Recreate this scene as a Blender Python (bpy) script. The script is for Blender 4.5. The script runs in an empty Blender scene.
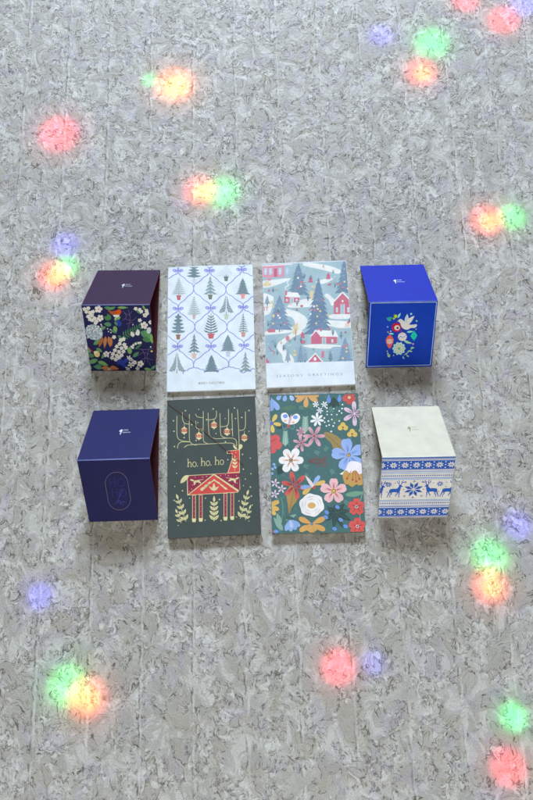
import bpy, math, random
from mathutils import Vector, Matrix
random.seed(7)
S = bpy.context.scene
C = S.collection

# ------------------------------------------------------------------ colour helpers
def lin(h, k=1.0, sat=1.0):
    h = h.lstrip('#')
    v = [int(h[i:i+2], 16)/255 for i in (0, 2, 4)]
    v = [x/12.92 if x <= .04045 else ((x+.055)/1.055)**2.4 for x in v]
    m = sum(v)/3
    v = [max(0.0, m+(x-m)*sat) for x in v]
    return tuple(min(.9, x/k) for x in v)

_mats = {}
def paper(col, name='printed_paper', rough=.55, grain=.25, spec=.35):
    key = (tuple(round(c, 4) for c in col), name, rough, grain, spec)
    if key in _mats: return _mats[key]
    m = bpy.data.materials.new(name); m.use_nodes = True
    nt = m.node_tree; N = nt.nodes; L = nt.links
    b = N['Principled BSDF']; b.inputs['Roughness'].default_value = rough
    b.inputs['Specular IOR Level'].default_value = spec
    tc = N.new('ShaderNodeTexCoord')
    n1 = N.new('ShaderNodeTexNoise'); n1.inputs['Scale'].default_value = 900; n1.inputs['Detail'].default_value = 2
    n2 = N.new('ShaderNodeTexNoise'); n2.inputs['Scale'].default_value = 60; n2.inputs['Detail'].default_value = 3
    L.new(tc.outputs['Object'], n1.inputs['Vector']); L.new(tc.outputs['Object'], n2.inputs['Vector'])
    ad = N.new('ShaderNodeMath'); ad.operation = 'MULTIPLY_ADD'
    L.new(n1.outputs[0], ad.inputs[0]); ad.inputs[1].default_value = .6; L.new(n2.outputs[0], ad.inputs[2])
    mr = N.new('ShaderNodeMapRange'); mr.inputs[1].default_value = .4; mr.inputs[2].default_value = 1.2
    mr.inputs[3].default_value = 1-grain*.55; mr.inputs[4].default_value = 1+grain*.55
    L.new(ad.outputs[0], mr.inputs[0])
    vm = N.new('ShaderNodeVectorMath'); vm.operation = 'SCALE'; vm.inputs[0].default_value = col
    L.new(mr.outputs[0], vm.inputs['Scale']); L.new(vm.outputs[0], b.inputs['Base Color'])
    bp = N.new('ShaderNodeBump'); bp.inputs['Strength'].default_value = .25; bp.inputs['Distance'].default_value = .0004
    L.new(n1.outputs[0], bp.inputs['Height']); L.new(bp.outputs[0], b.inputs['Normal'])
    _mats[key] = m
    return m

# ------------------------------------------------------------------ object helpers
def thing(name, label, cat, loc, rz, group=None):
    o = bpy.data.objects.new(name, None); C.objects.link(o)
    o.empty_display_size = .02
    o.location = loc; o.rotation_euler = (0, 0, rz)
    o['label'] = label; o['category'] = cat
    if group: o['group'] = group
    return o

class Sheet:
    """one mesh: a card panel (thin slab) with everything printed on it."""
    def __init__(s, P, quad=None, k=1.0, sat=1.0, th=.0005, step=7e-7, spec=.35):
        s.spec = spec
        s.P = P; s.v = []; s.f = []; s.m = []; s.mats = []; s.z = 0.0; s.step = step; s.k = k; s.sat = sat; s.th = th
        s.n = (P(1, 0)-P(0, 0)).cross(P(0, 0)-P(0, 1)).normalized()   # v runs top (0) to bottom (1)
        s.H = None
        if quad: s.H = s._hom(quad)
    def _hom(s, q):
        (x0, y0), (x1, y1), (x3, y3), (x2, y2) = q          # TL, TR, BL, BR
        dx1, dx2, sx = x1-x2, x3-x2, x0-x1+x2-x3
        dy1, dy2, sy = y1-y2, y3-y2, y0-y1+y2-y3
        den = dx1*dy2-dx2*dy1
        g = (sx*dy2-dx2*sy)/den; h = (dx1*sy-sx*dy1)/den
        M = Matrix(((x1-x0+g*x1, x3-x0+h*x3, x0), (y1-y0+g*y1, y3-y0+h*y3, y0), (g, h, 1)))
        return M.inverted()
    def uv(s, p):
        if s.H is None: return p
        r = s.H @ Vector((p[0], p[1], 1)); return (r.x/r.z, r.y/r.z)
    def mi(s, mat):
        if mat not in s.mats: s.mats.append(mat)
        return s.mats.index(mat)
    def col(s, c):
        return paper(lin(c, s.k, s.sat), spec=s.spec) if isinstance(c, str) else c
    def slab(s, face, edge):
        P, n, t = s.P, s.n, s.th
        c = [(0, 0), (0, 1), (1, 1), (1, 0)]
        b = len(s.v)
        rim = .0003
        W = (P(1, 0)-P(0, 0)).length; Hh = (P(0, 1)-P(0, 0)).length
        a, e = rim/W, rim/Hh
        inn = [(a, e), (a, 1-e), (1-a, 1-e), (1-a, e)]
        for q in inn: s.v.append(P(*q))
        for q in c: s.v.append(P(*q)-n*t*.35)
        for q in c: s.v.append(P(*q)-n*t)
        f = s.mi(face); g = s.mi(edge)
        s.f.append([b, b+1, b+2, b+3]); s.m.append(f)
        for i in range(4):
            j = (i+1) % 4
            s.f.append([b+i, b+4+i, b+4+j, b+j]); s.m.append(g)
            s.f.append([b+4+i, b+8+i, b+8+j, b+4+j]); s.m.append(g)
        s.f.append([b+11, b+10, b+9, b+8]); s.m.append(g)
    def _clip(s, pts, lo=.0036, hi=.9964):
        for ax, lim, sg in ((0, lo, 1), (0, hi, -1), (1, lo, 1), (1, hi, -1)):
            out = []
            for i in range(len(pts)):
                a, b = pts[i-1], pts[i]
                ia = (a[ax]-lim)*sg >= 0; ib = (b[ax]-lim)*sg >= 0
                if ia != ib:
                    t = (lim-a[ax])/(b[ax]-a[ax]); out.append((a[0]+(b[0]-a[0])*t, a[1]+(b[1]-a[1])*t))
                if ib: out.append(b)
            pts = out
            if len(pts) < 3: return []
        return pts
    def _put(s, uvs, mi):
        uvs = s._clip(uvs)
        if len(uvs) < 3: return
        A = sum(uvs[i-1][0]*uvs[i][1]-uvs[i][0]*uvs[i-1][1] for i in range(len(uvs)))
        if abs(A) < 1e-9: return
        if A > 0: uvs = uvs[::-1]
        b = len(s.v)
        for u, v in uvs: s.v.append(s.P(u, v)+s.n*(s.z+1.5e-6))
        s.f.append(list(range(b, b+len(uvs)))); s.m.append(mi)
    def poly(s, pts, c, up=True):
        if up: s.z += s.step
        s._put([s.uv(p) for p in pts], s.mi(s.col(c)))
    def strips(s, rows, c):
        mi = s.mi(s.col(c)); s.z += s.step
        for q in rows: s._put([s.uv(p) for p in q], mi)
    def stroke(s, pts, w, c, taper=None, close=False):
        n = len(pts); Lf = []; Rt = []
        for i in range(n):
            a = pts[max(i-1, 0)]; b = pts[min(i+1, n-1)]
            if close: a = pts[(i-1) % n]; b = pts[(i+1) % n]
            dx, dy = b[0]-a[0], b[1]-a[1]; d = math.hypot(dx, dy) or 1
            ww = w/2
            if taper: ww *= 1-(1-taper)*i/(n-1)
            Lf.append((pts[i][0]-dy/d*ww, pts[i][1]+dx/d*ww)); Rt.append((pts[i][0]+dy/d*ww, pts[i][1]-dx/d*ww))
        rows = [[Lf[i], Lf[(i+1) % n], Rt[(i+1) % n], Rt[i]] for i in range(n if close else n-1)]
        s.strips(rows, c)
    def ell(s, x, y, rx, ry, c, rot=0, n=14):
        ca, sa = math.cos(math.radians(rot)), math.sin(math.radians(rot))
        s.poly([(x+ca*rx*math.cos(t)-sa*ry*math.sin(t), y+sa*rx*math.cos(t)+ca*ry*math.sin(t))
                for t in [2*math.pi*i/n for i in range(n)]], c)
    def dots(s, L, r, c, jit=0):
        s.z += s.step; mi = s.mi(s.col(c))
        for x, y in L:
            q = r*(1+random.uniform(-jit, jit))
            s._put([s.uv((x+q*math.cos(t), y+q*math.sin(t))) for t in [2*math.pi*i/8 for i in range(8)]], mi)
    def petal(s, x, y, ang, ln, w, c, r0=0, tip=.65, notch=0):
        a = math.radians(ang); ux, uy = math.cos(a), math.sin(a)
        prof = [(0, .10), (.2, .42), (.45, .85), (tip, 1), (.88, .8), (.97, .42), (1-notch, 0)]
        pts = [(t, h) for t, h in prof]+[(t, -h) for t, h in prof[-2::-1]]
        s.poly([(x+ux*(r0+t*ln)-uy*h*w/2, y+uy*(r0+t*ln)+ux*h*w/2) for t, h in pts], c)
    def leaf(s, x, y, ang, ln, w, c, bend=0):
        a = math.radians(ang); ux, uy = math.cos(a), math.sin(a)
        top = []; bot = []
        for i in range(9):
            t = i/8; h = math.sin(math.pi*t**.8)*w/2; b = bend*math.sin(math.pi*t)
            top.append((x+ux*t*ln-uy*(h+b), y+uy*t*ln+ux*(h+b))); bot.append((x+ux*t*ln+uy*(h-b), y+uy*t*ln-ux*(h-b)))
        s.poly(top+bot[-2:0:-1], c)
    def flower(s, x, y, r, n, c, cc=None, w=.62, rot=0, cr=.2, vein=None, notch=0, tip=.65, sq=1):
        for i in range(n):
            a = rot+i*360/n
            rr = r*random.uniform(.94, 1.05)
            s.petal(x, y, a, rr, rr*w, c, notch=notch, tip=tip)
            if vein:
                ar = math.radians(a)
                for da in (-.12, 0, .12):
                    s.stroke([(x+math.cos(ar+da)*r*.2, y+math.sin(ar+da)*r*.2), (x+math.cos(ar+da*.9)*r*.62, y+math.sin(ar+da*.9)*r*.62)], r*.05, vein, taper=.3)
        if cc: s.ell(x, y, r*cr, r*cr, cc)
    def text(s, body, x0, y0, x1, y1, h, c, flip=False, spacing=1.0, shear=0.0, thin=0.0):
        cu = bpy.data.curves.new('t', 'FONT'); cu.body = body; cu.space_character = spacing; cu.shear = shear
        cu.offset = thin; cu.resolution_u = 3
        o = bpy.data.objects.new('t', cu); C.objects.link(o)
        me = o.to_mesh()
        xs = [v.co.x for v in me.vertices]; ys = [v.co.y for v in me.vertices]
        a, b = min(xs), max(xs); hh = max(ys)
        ux, uy = x1-x0, y1-y0; d = math.hypot(ux, uy); vx, vy = uy/d, -ux/d
        s.z += s.step*2; mi = s.mi(s.col(c)); base = len(s.v)
        idx = {}
        for p in me.polygons:
            q = []
            for i in p.vertices:
                co = me.vertices[i].co; t = (co.x-a)/(b-a); k = co.y/hh*h
                q.append(s.uv((x0+ux*t+vx*k, y0+uy*t+vy*k)))
            s._put(q, mi)
        o.to_mesh_clear(); bpy.data.objects.remove(o); bpy.data.curves.remove(cu)
    def build(s, name, parent):
        me = bpy.data.meshes.new(name)
        me.from_pydata([tuple(v) for v in s.v], [], s.f)
        for m in s.mats: me.materials.append(m)
        for p, i in zip(me.polygons, s.m): p.material_index = i
        me.update()
        o = bpy.data.objects.new(name, me); C.objects.link(o); o.parent = parent
        return o

def cr(pts, n=6, close=False):
    """Catmull-Rom through the points"""
    out = []; N = len(pts)
    rng = range(N) if close else range(N-1)
    for i in rng:
        g = (lambda j: pts[j % N]) if close else (lambda j: pts[max(0, min(N-1, j))])
        p0, p1, p2, p3 = g(i-1), g(i), g(i+1), g(i+2)
        for k in range(n):
            t = k/n
            out.append(tuple(.5*(2*p1[a]+(p2[a]-p0[a])*t+(2*p0[a]-5*p1[a]+4*p2[a]-p3[a])*t*t+(3*p1[a]-p0[a]-3*p2[a]+p3[a])*t**3) for a in (0, 1)))
    if not close: out.append(pts[-1])
    return out

def bil(TL, TR, BL, BR):
    TL, TR, BL, BR = map(Vector, (TL, TR, BL, BR))
    return lambda u, v: TL*(1-u)*(1-v)+TR*u*(1-v)+BL*(1-u)*v+BR*u*v

def rod(name, pts, r, mat, parent=None, n=8):
    v = []; f = []
    pts = [Vector(p) for p in pts]
    for i, p in enumerate(pts):
        d = (pts[min(i+1, len(pts)-1)]-pts[max(i-1, 0)]).normalized()
        a = d.cross(Vector((0, 0, 1))).normalized(); b = a.cross(d)
        for k in range(n):
            t = 2*math.pi*k/n; v.append(p+(a*math.cos(t)+b*math.sin(t))*r)
    for i in range(len(pts)-1):
        for k in range(n):
            f.append([i*n+k, i*n+(k+1) % n, (i+1)*n+(k+1) % n, (i+1)*n+k])
    f.append(list(range(n))[::-1]); f.append([(len(pts)-1)*n+k for k in range(n)])
    me = bpy.data.meshes.new(name); me.from_pydata([tuple(x) for x in v], [], f); me.materials.append(mat)
    for p in me.polygons: p.use_smooth = True
    o = bpy.data.objects.new(name, me); C.objects.link(o); o.parent = parent
    return o

# ------------------------------------------------------------------ the patterned surface
def floor():
    me = bpy.data.meshes.new('floor')
    me.from_pydata([(-3, -3, 0), (3, -3, 0), (3, 3, 0), (-3, 3, 0)], [], [[0, 1, 2, 3]])
    o = bpy.data.objects.new('floor', me); C.objects.link(o); o['kind'] = 'structure'
    m = bpy.data.materials.new('mottled_embossed_fabric'); m.use_nodes = True; me.materials.append(m)
    nt = m.node_tree; N = nt.nodes; L = nt.links; b = N['Principled BSDF']
    def nd(t, **k):
        n = N.new(t)
        for a, v in k.items(): setattr(n, a, v)
        return n
    def math_(op, a, b_=None, c=None, clamp=False):
        n = nd('ShaderNodeMath', operation=op); n.use_clamp = clamp
        for i, x in enumerate((a, b_, c)):
            if x is None: continue
            if isinstance(x, (int, float)): n.inputs[i].default_value = x
            else: L.new(x, n.inputs[i])
        return n.outputs[0]
    def noise(vec, sc, det=2, rough=.5, dist=0):
        n = nd('ShaderNodeTexNoise'); n.inputs['Scale'].default_value = sc; n.inputs['Detail'].default_value = det
        n.inputs['Roughness'].default_value = rough; n.inputs['Distortion'].default_value = dist
        L.new(vec, n.inputs['Vector']); return n
    def ramp(x, a, b_, lo=0., hi=1., smooth=False):
        n = nd('ShaderNodeMapRange'); n.inputs[1].default_value = a; n.inputs[2].default_value = b_
        n.inputs[3].default_value = lo; n.inputs[4].default_value = hi
        if smooth: n.interpolation_type = 'SMOOTHSTEP'
        L.new(x, n.inputs[0]); return n.outputs[0]
    def mix(f, a, b_):
        n = nd('ShaderNodeMix', data_type='RGBA')
        if isinstance(f, (int, float)): n.inputs[0].default_value = f
        else: L.new(f, n.inputs[0])
        for i, x in ((6, a), (7, b_)):
            if isinstance(x, tuple): n.inputs[i].default_value = (*x, 1)
            else: L.new(x, n.inputs[i])
        return n.outputs[2]
    tc = nd('ShaderNodeTexCoord'); mp = nd('ShaderNodeMapping'); mp.inputs['Rotation'].default_value = (0, 0, .055)
    mp.inputs['Scale'].default_value = (1, .8, 1); L.new(tc.outputs['Object'], mp.inputs[0]); V0 = mp.outputs[0]
    # flowing warp
    w = noise(V0, 14, 2, .5)
    sub = nd('ShaderNodeVectorMath', operation='SUBTRACT'); L.new(w.outputs['Color'], sub.inputs[0]); sub.inputs[1].default_value = (.5, .5, .5)
    sc = nd('ShaderNodeVectorMath', operation='SCALE'); L.new(sub.outputs[0], sc.inputs[0]); sc.inputs['Scale'].default_value = .026
    ad = nd('ShaderNodeVectorMath', operation='ADD'); L.new(V0, ad.inputs[0]); L.new(sc.outputs[0], ad.inputs[1]); V = ad.outputs[0]
    big = noise(V, 30, 3, .6, .6).outputs[0]           # broad soft blotches
    leafn = noise(V, 42, 3, .6, .9).outputs[0]      # leaf-like patches
    fine = noise(V, 112, 3, .6, .9).outputs[0]         # small scribbles
    mask = ramp(noise(V0, 30, 2, .5, .8).outputs[0], .45, .57, smooth=True)
    tiny = noise(V0, 700, 2, .6).outputs[0]
    hue = noise(V0, 40, 2, .5, .5)
    A = lin(FLOOR[0]); B = lin(FLOOR[1]); D = lin(FLOOR[2]); W = lin(FLOOR[3]); K = lin(FLOOR[4])
    col = mix(ramp(big, .40, .60, smooth=True), A, B)
    col = mix(ramp(leafn, .53, .57), col, mix(.5, col, D))
    col = mix(ramp(leafn, .43, .40), col, mix(.5, col, W))
    # hue drift: warm and violet patches
    hs = nd('ShaderNodeSeparateColor'); L.new(hue.outputs['Color'], hs.inputs[0])
    col = mix(ramp(hs.outputs[0], .5, .68, 0, .22), col, lin('#b8b09c'))
    col = mix(ramp(hs.outputs[1], .52, .70, 0, .35), col, lin('#aba3bb'))
    # dark contour scribbles
    c1 = ramp(math_('ABSOLUTE', math_('SUBTRACT', leafn, .535)), .004, .016, 1, 0)
    c2 = ramp(math_('ABSOLUTE', math_('SUBTRACT', fine, .5)), .012, .04, 1, 0)
    broke = ramp(noise(V0, 90, 1).outputs[0], .42, .56)
    c1 = math_('MULTIPLY', c1, broke)
    c2 = math_('MULTIPLY', math_('MULTIPLY', c2, mask), ramp(noise(V0, 160, 1).outputs[0], .40, .55))
    dark = math_('MAXIMUM', math_('MULTIPLY', c1, .85), math_('MULTIPLY', c2, .68))
    col = mix(dark, col, K)
    # pale flecks beside the scribbles
    p2 = ramp(fine, .57, .63); p2 = math_('MULTIPLY', p2, mask)
    col = mix(math_('MULTIPLY', p2, .8), col, W)
    # lengthwise seams
    sp = nd('ShaderNodeSeparateXYZ'); L.new(V0, sp.inputs[0])
    wob = math_('MULTIPLY', math_('SUBTRACT', noise(V0, 60, 2).outputs[0], .5), .009)
    xx = math_('ADD', math_('ADD', sp.outputs[0], wob), .0104+.68)
    fr = math_('ABSOLUTE', math_('SUBTRACT', math_('FRACT', math_('DIVIDE', xx, .068)), .5))
    sb = ramp(noise(V0, 45, 2).outputs[0], .40, .58)
    seam = math_('MULTIPLY', ramp(fr, .010, .034, 1, 0), sb)
    fr2 = math_('ABSOLUTE', math_('SUBTRACT', math_('FRACT', math_('DIVIDE', math_('ADD', xx, .0026), .068)), .5))
    seam2 = math_('MULTIPLY', ramp(fr2, .008, .020, 1, 0), ramp(noise(V0, 70, 2).outputs[0], .42, .55))
    col = mix(math_('MULTIPLY', seam, .6), col, W)
    col = mix(math_('MULTIPLY', math_('MULTIPLY', seam2, broke), .55), col, K)
    g = ramp(tiny, .3, .7, .86, 1.14)
    sv = nd('ShaderNodeVectorMath', operation='SCALE'); L.new(col, sv.inputs[0]); L.new(g, sv.inputs['Scale'])
    L.new(sv.outputs[0], b.inputs['Base Color'])
    b.inputs['Roughness'].default_value = .62; b.inputs['Specular IOR Level'].default_value = .4
    h = math_('ADD', math_('MULTIPLY', leafn, .8), math_('MULTIPLY', fine, .5))
    h = math_('SUBTRACT', h, math_('MULTIPLY', dark, .22)); h = math_('ADD', h, math_('MULTIPLY', seam, .15))
    h = math_('ADD', h, math_('MULTIPLY', tiny, .06))
    bp = nd('ShaderNodeBump'); bp.inputs['Strength'].default_value = .5; bp.inputs['Distance'].default_value = .007
    L.new(h, bp.inputs['Height']); L.new(bp.outputs[0], b.inputs['Normal'])
FLOOR = ('#b0aea7', '#bdbbb5', '#a29e94', '#d3d3ce', '#575247')
floor()

# ------------------------------------------------------------------ flat folded cards
FG = 'greeting cards lying flat in the middle'
def flat_card(label, loc, rz, w, l, hb, quad, art, face, k, back='#e8ecf2', edge='#dfe3ea', sat=1.0, ht=.0016):
    t = thing('greeting_card', label, 'greeting card', (loc[0], loc[1], 0), rz, FG)
    P = bil((-w/2, l/2, ht), (w/2, l/2, ht), (-w/2, -l/2, hb), (w/2, -l/2, hb))
    s = Sheet(P, quad, k, sat); s.slab(s.col(face), s.col(edge)); art(s); s.build('front_panel', t)
    Q = bil((-w/2, l/2, .0007), (w/2, l/2, .0007), (-w/2, -l/2, .0007), (w/2, -l/2, .0007))
    q = Sheet(Q, None, k, sat, th=.0006); q.slab(q.col(back), q.col(edge)); q.build('back_panel', t)
    rod('fold', [(-w/2, l/2+.0002, .0009), (w/2, l/2+.0002, .0009)], .0008, s.col(face), t)
    return t

def art_trees(s):
    rib = '#999fd6'; bow = '#8f93d2'
    B = [(90, 82), (258, 80), (430, 73), (92, 283), (264, 279), (437, 273), (90, 481), (265, 479), (440, 474)]
    X = [(173, 178), (345, 183), (180, 380), (350, 380), (173, 577), (358, 575)]
    E = [((x0), (x1)) for x0, x1 in []]
    def wavy(a, b, w=3.8, ph=1):
        n = 16; dx, dy = b[0]-a[0], b[1]-a[1]; d = math.hypot(dx, dy); pts = []
        for i in range(n+1):
            t = i/n; o = ph*(3.5*math.sin(t*math.pi*4)+7*math.sin(t*math.pi*2))
            pts.append((a[0]+dx*t-dy/d*o, a[1]+dy*t+dx/d*o))
        s.stroke(pts, w, rib)
        s.stroke([(p[0]+1.6, p[1]+1.2) for p in pts], w*.5, '#7d84b8')
    for bi, xi in ((0, 0), (1, 0), (1, 1), (2, 1), (3, 2), (4, 2), (4, 3), (5, 3), (6, 4), (7, 4), (7, 5), (8, 5)):
        wavy(B[bi], X[xi], ph=1 if B[bi][0] < X[xi][0] else -1)
    for xi, bi in ((0, 3), (0, 4), (1, 4), (1, 5), (2, 6), (2, 7), (3, 7), (3, 8)):
        wavy(X[xi], B[bi], ph=-1 if X[xi][0] > B[bi][0] else 1)
    for a, b in (((90, 82), (20, 150)), ((20, 205), (92, 283)), ((92, 283), (20, 360)), ((20, 400), (90, 481)), ((90, 481), (25, 548)),
                 ((430, 73), (510, 128)), ((505, 190), (437, 273)), ((437, 273), (510, 335)), ((505, 395), (440, 474)), ((440, 474), (512, 530)),
                 ((173, 577), (120, 625)), ((173, 577), (232, 618)), ((358, 575), (300, 618)), ((358, 575), (420, 612)), ((420, 612), (500, 605)), ((60, 40), (90, 82)), ((125, 40), (90, 82)), ((235, 42), (258, 80)), ((285, 42), (258, 80)), ((405, 36), (430, 73)), ((460, 36), (430, 73))):
        wavy(a, b, ph=1 if a[0] < b[0] else -1)
    for x, y in B:
        for sg in (-1, 1):
            s.ell(x+sg*17, y+1, 12, 8.5, bow, sg*-8); s.ell(x+sg*20, y+1, 5, 3.5, '#b9bbe6')
            s.stroke([(x, y), (x+sg*10, y+12), (x+sg*13, y+24)], 2.5, rib)
        s.ell(x, y, 5, 5, '#7f83c4')
    def saw(cx, y0, y1, hw, n, c, droop=.35, jit=.12):
        L_ = [(cx, y0)]; R_ = []
        for i in range(n):
            t = (i+1)/n; y = y0+(y1-y0)*t; q = hw*(t**.9)*random.uniform(1-jit, 1+jit)
            st = (y1-y0)/n
            L_ += [(cx-q, y), (cx-q*.52, y-st*droop)]; R_ += [(cx+q, y+random.uniform(-1, 1)), (cx+q*.52, y-st*droop)]
        s.poly(L_[:-1]+[(cx, y1-2)]+R_[:-1][::-1], c)
    def tree(x, y0, y1, hw, kind, pot=None, py=None, c='#7f959b', ps=1.0):
        hw *= 1.08
        if pot:
            s.poly([(x-11*ps, py-11), (x+11*ps, py-11), (x+8*ps, py+12), (x-8*ps, py+12)], pot)
            s.poly([(x-13*ps, py-13), (x+13*ps, py-13), (x+13*ps, py-7), (x-13*ps, py-7)], pot)
            s.stroke([(x, y1-6), (x, py-12)], 3, '#8c7f78')
        if kind == 'solid': saw(x, y0, y1, hw*1.04, 7, c)
        elif kind == 'lines':
            s.stroke([(x, y0), (x, y1)], 1.6, '#a7b2b2'); n = 9
            for i in range(n):
                t = (i+1)/n; y = y0+(y1-y0)*t; q = hw*t
                s.stroke([(x-q, y), (x-q*.3, y-4), (x+q*.2, y-2), (x+q, y-6)], 2.8, '#9fadad')
                s.stroke([(x+q, y-6), (x+q*.3, y+1), (x-q*.7, y+3)], 1.6, '#b4bfc0')
        elif kind == 'sparse':
            for i in range(5):
                y = y0+(y1-y0)*(i+1)/5; q = hw*(i+1)/5
                s.stroke([(x-q+k*q/4, y+(3 if k % 2 else -3)) for k in range(9)], 1.6, '#b9c3c4')
        elif kind in ('layers', 'thin'):
            n = 5 if kind == 'layers' else 8
            s.stroke([(x, y0), (x, y1)], 2.5, '#8d9ca0')
            for i in range(n):
                t = (i+1)/n; y = y0+(y1-y0)*t; q = hw*t; h = (y1-y0)/n*(1.0 if kind == 'layers' else .62)
                s.poly([(x, y-h*1.2), (x+q*.5, y-h*.55), (x+q, y+1), (x+q*.75, y-1), (x+q*.5, y+1), (x+q*.3, y-h*.25), (x, y-h*.2), (x-q*.3, y-h*.25), (x-q*.5, y+2), (x-q*.75, y-1), (x-q, y+2), (x-q*.5, y-h*.55)], c)
        elif kind == 'dense':
            n = 5
            for i in range(n):
                t = (i+1.0)/n; y = y0+(y1-y0)*t; q = hw*(.35+.65*t); h = (y1-y0)/n
                s.poly([(x, y-h*1.5), (x+q*.4, y-h*.7), (x+q, y-h*.5), (x+q*.7, y-2), (x+q*.3, y), (x, y+2), (x-q*.3, y), (x-q*.7, y-2), (x-q, y-h*.5), (x-q*.4, y-h*.7)], c)
        elif kind == 'split':
            for sg in (-1, 1):
                s.poly([(x+sg*1.5, y0), (x+sg*hw*.35, (y0+y1)/2-8), (x+sg*hw*.45, (y0+y1)/2+6), (x+sg*hw*.7, y1-24), (x+sg*hw, y1-3), (x+sg*hw*.6, y1), (x+sg*hw*.5, y1-6), (x+sg*hw*.28, y1-3), (x+sg*3, y1-22)], c)
                for i in range(5):
                    yy = y0+(y1-y0)*(i+1.5)/6.5
                    s.stroke([(x+sg*2, yy-8), (x+sg*hw*(i+1.6)/6.6, yy+7)], 1.6, '#c3cfd4')
        elif kind == 'chev':
            for i in range(7):
                t = (i+1)/7; y = y0+(y1-y0)*t; q = hw*(.3+.7*t)
                s.poly([(x, y), (x+q, y-13), (x+q*.8, y-3), (x, y+5), (x-q*.8, y-3), (x-q, y-13)], '#67787e')
            s.stroke([(x, y0-6), (x, y1)], 2.5, '#67787e')
    tree(175, 40, 118, 36, 'dense', '#c9d5dd', 146, '#6f8589')
    tree(347, 52, 106, 46, 'sparse', '#6d7a7c', 125)
    tree(95, 122, 208, 35, 'lines', '#b4686f', 228)
    tree(262, 112, 208, 37, 'layers', '#77776a', 223, '#8b9ea2')
    tree(436, 120, 207, 37, 'solid', '#e39a98', 218, '#76898f')
    tree(176, 218, 314, 32, 'lines', '#c5aca8', 328, ps=.75)
    tree(347, 212, 306, 36, 'split', '#bccab6', 328, '#86979b')
    tree(93, 317, 412, 36, 'dense', '#97705f', 434, '#728790')
    tree(266, 316, 410, 36, 'chev', '#c0616b', 429, ps=1.5)
    tree(437, 308, 404, 34, 'thin', '#c19488', 420, '#77898c')
    tree(177, 420, 513, 33, 'layers', '#d3b9ac', 533, '#768b8f', ps=1.1)
    tree(355, 420, 507, 38, 'solid', '#bfc0d4', 523, '#7a8e96')
    tree(87, 513, 612, 38, 'split', None, None, '#8c9c9d')
    tree(268, 525, 614, 38, 'solid', None, None, '#6f838c')
    tree(447, 512, 612, 34, 'layers', None, None, '#8a9d9e')
    s.stroke([(87, 600), (87, 622)], 3, '#6b3b3b')
    s.text('MERRY CHRISTMAS', 200, 678, 336, 674, 11, '#a39c86', spacing=1.35, thin=.006)

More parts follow.
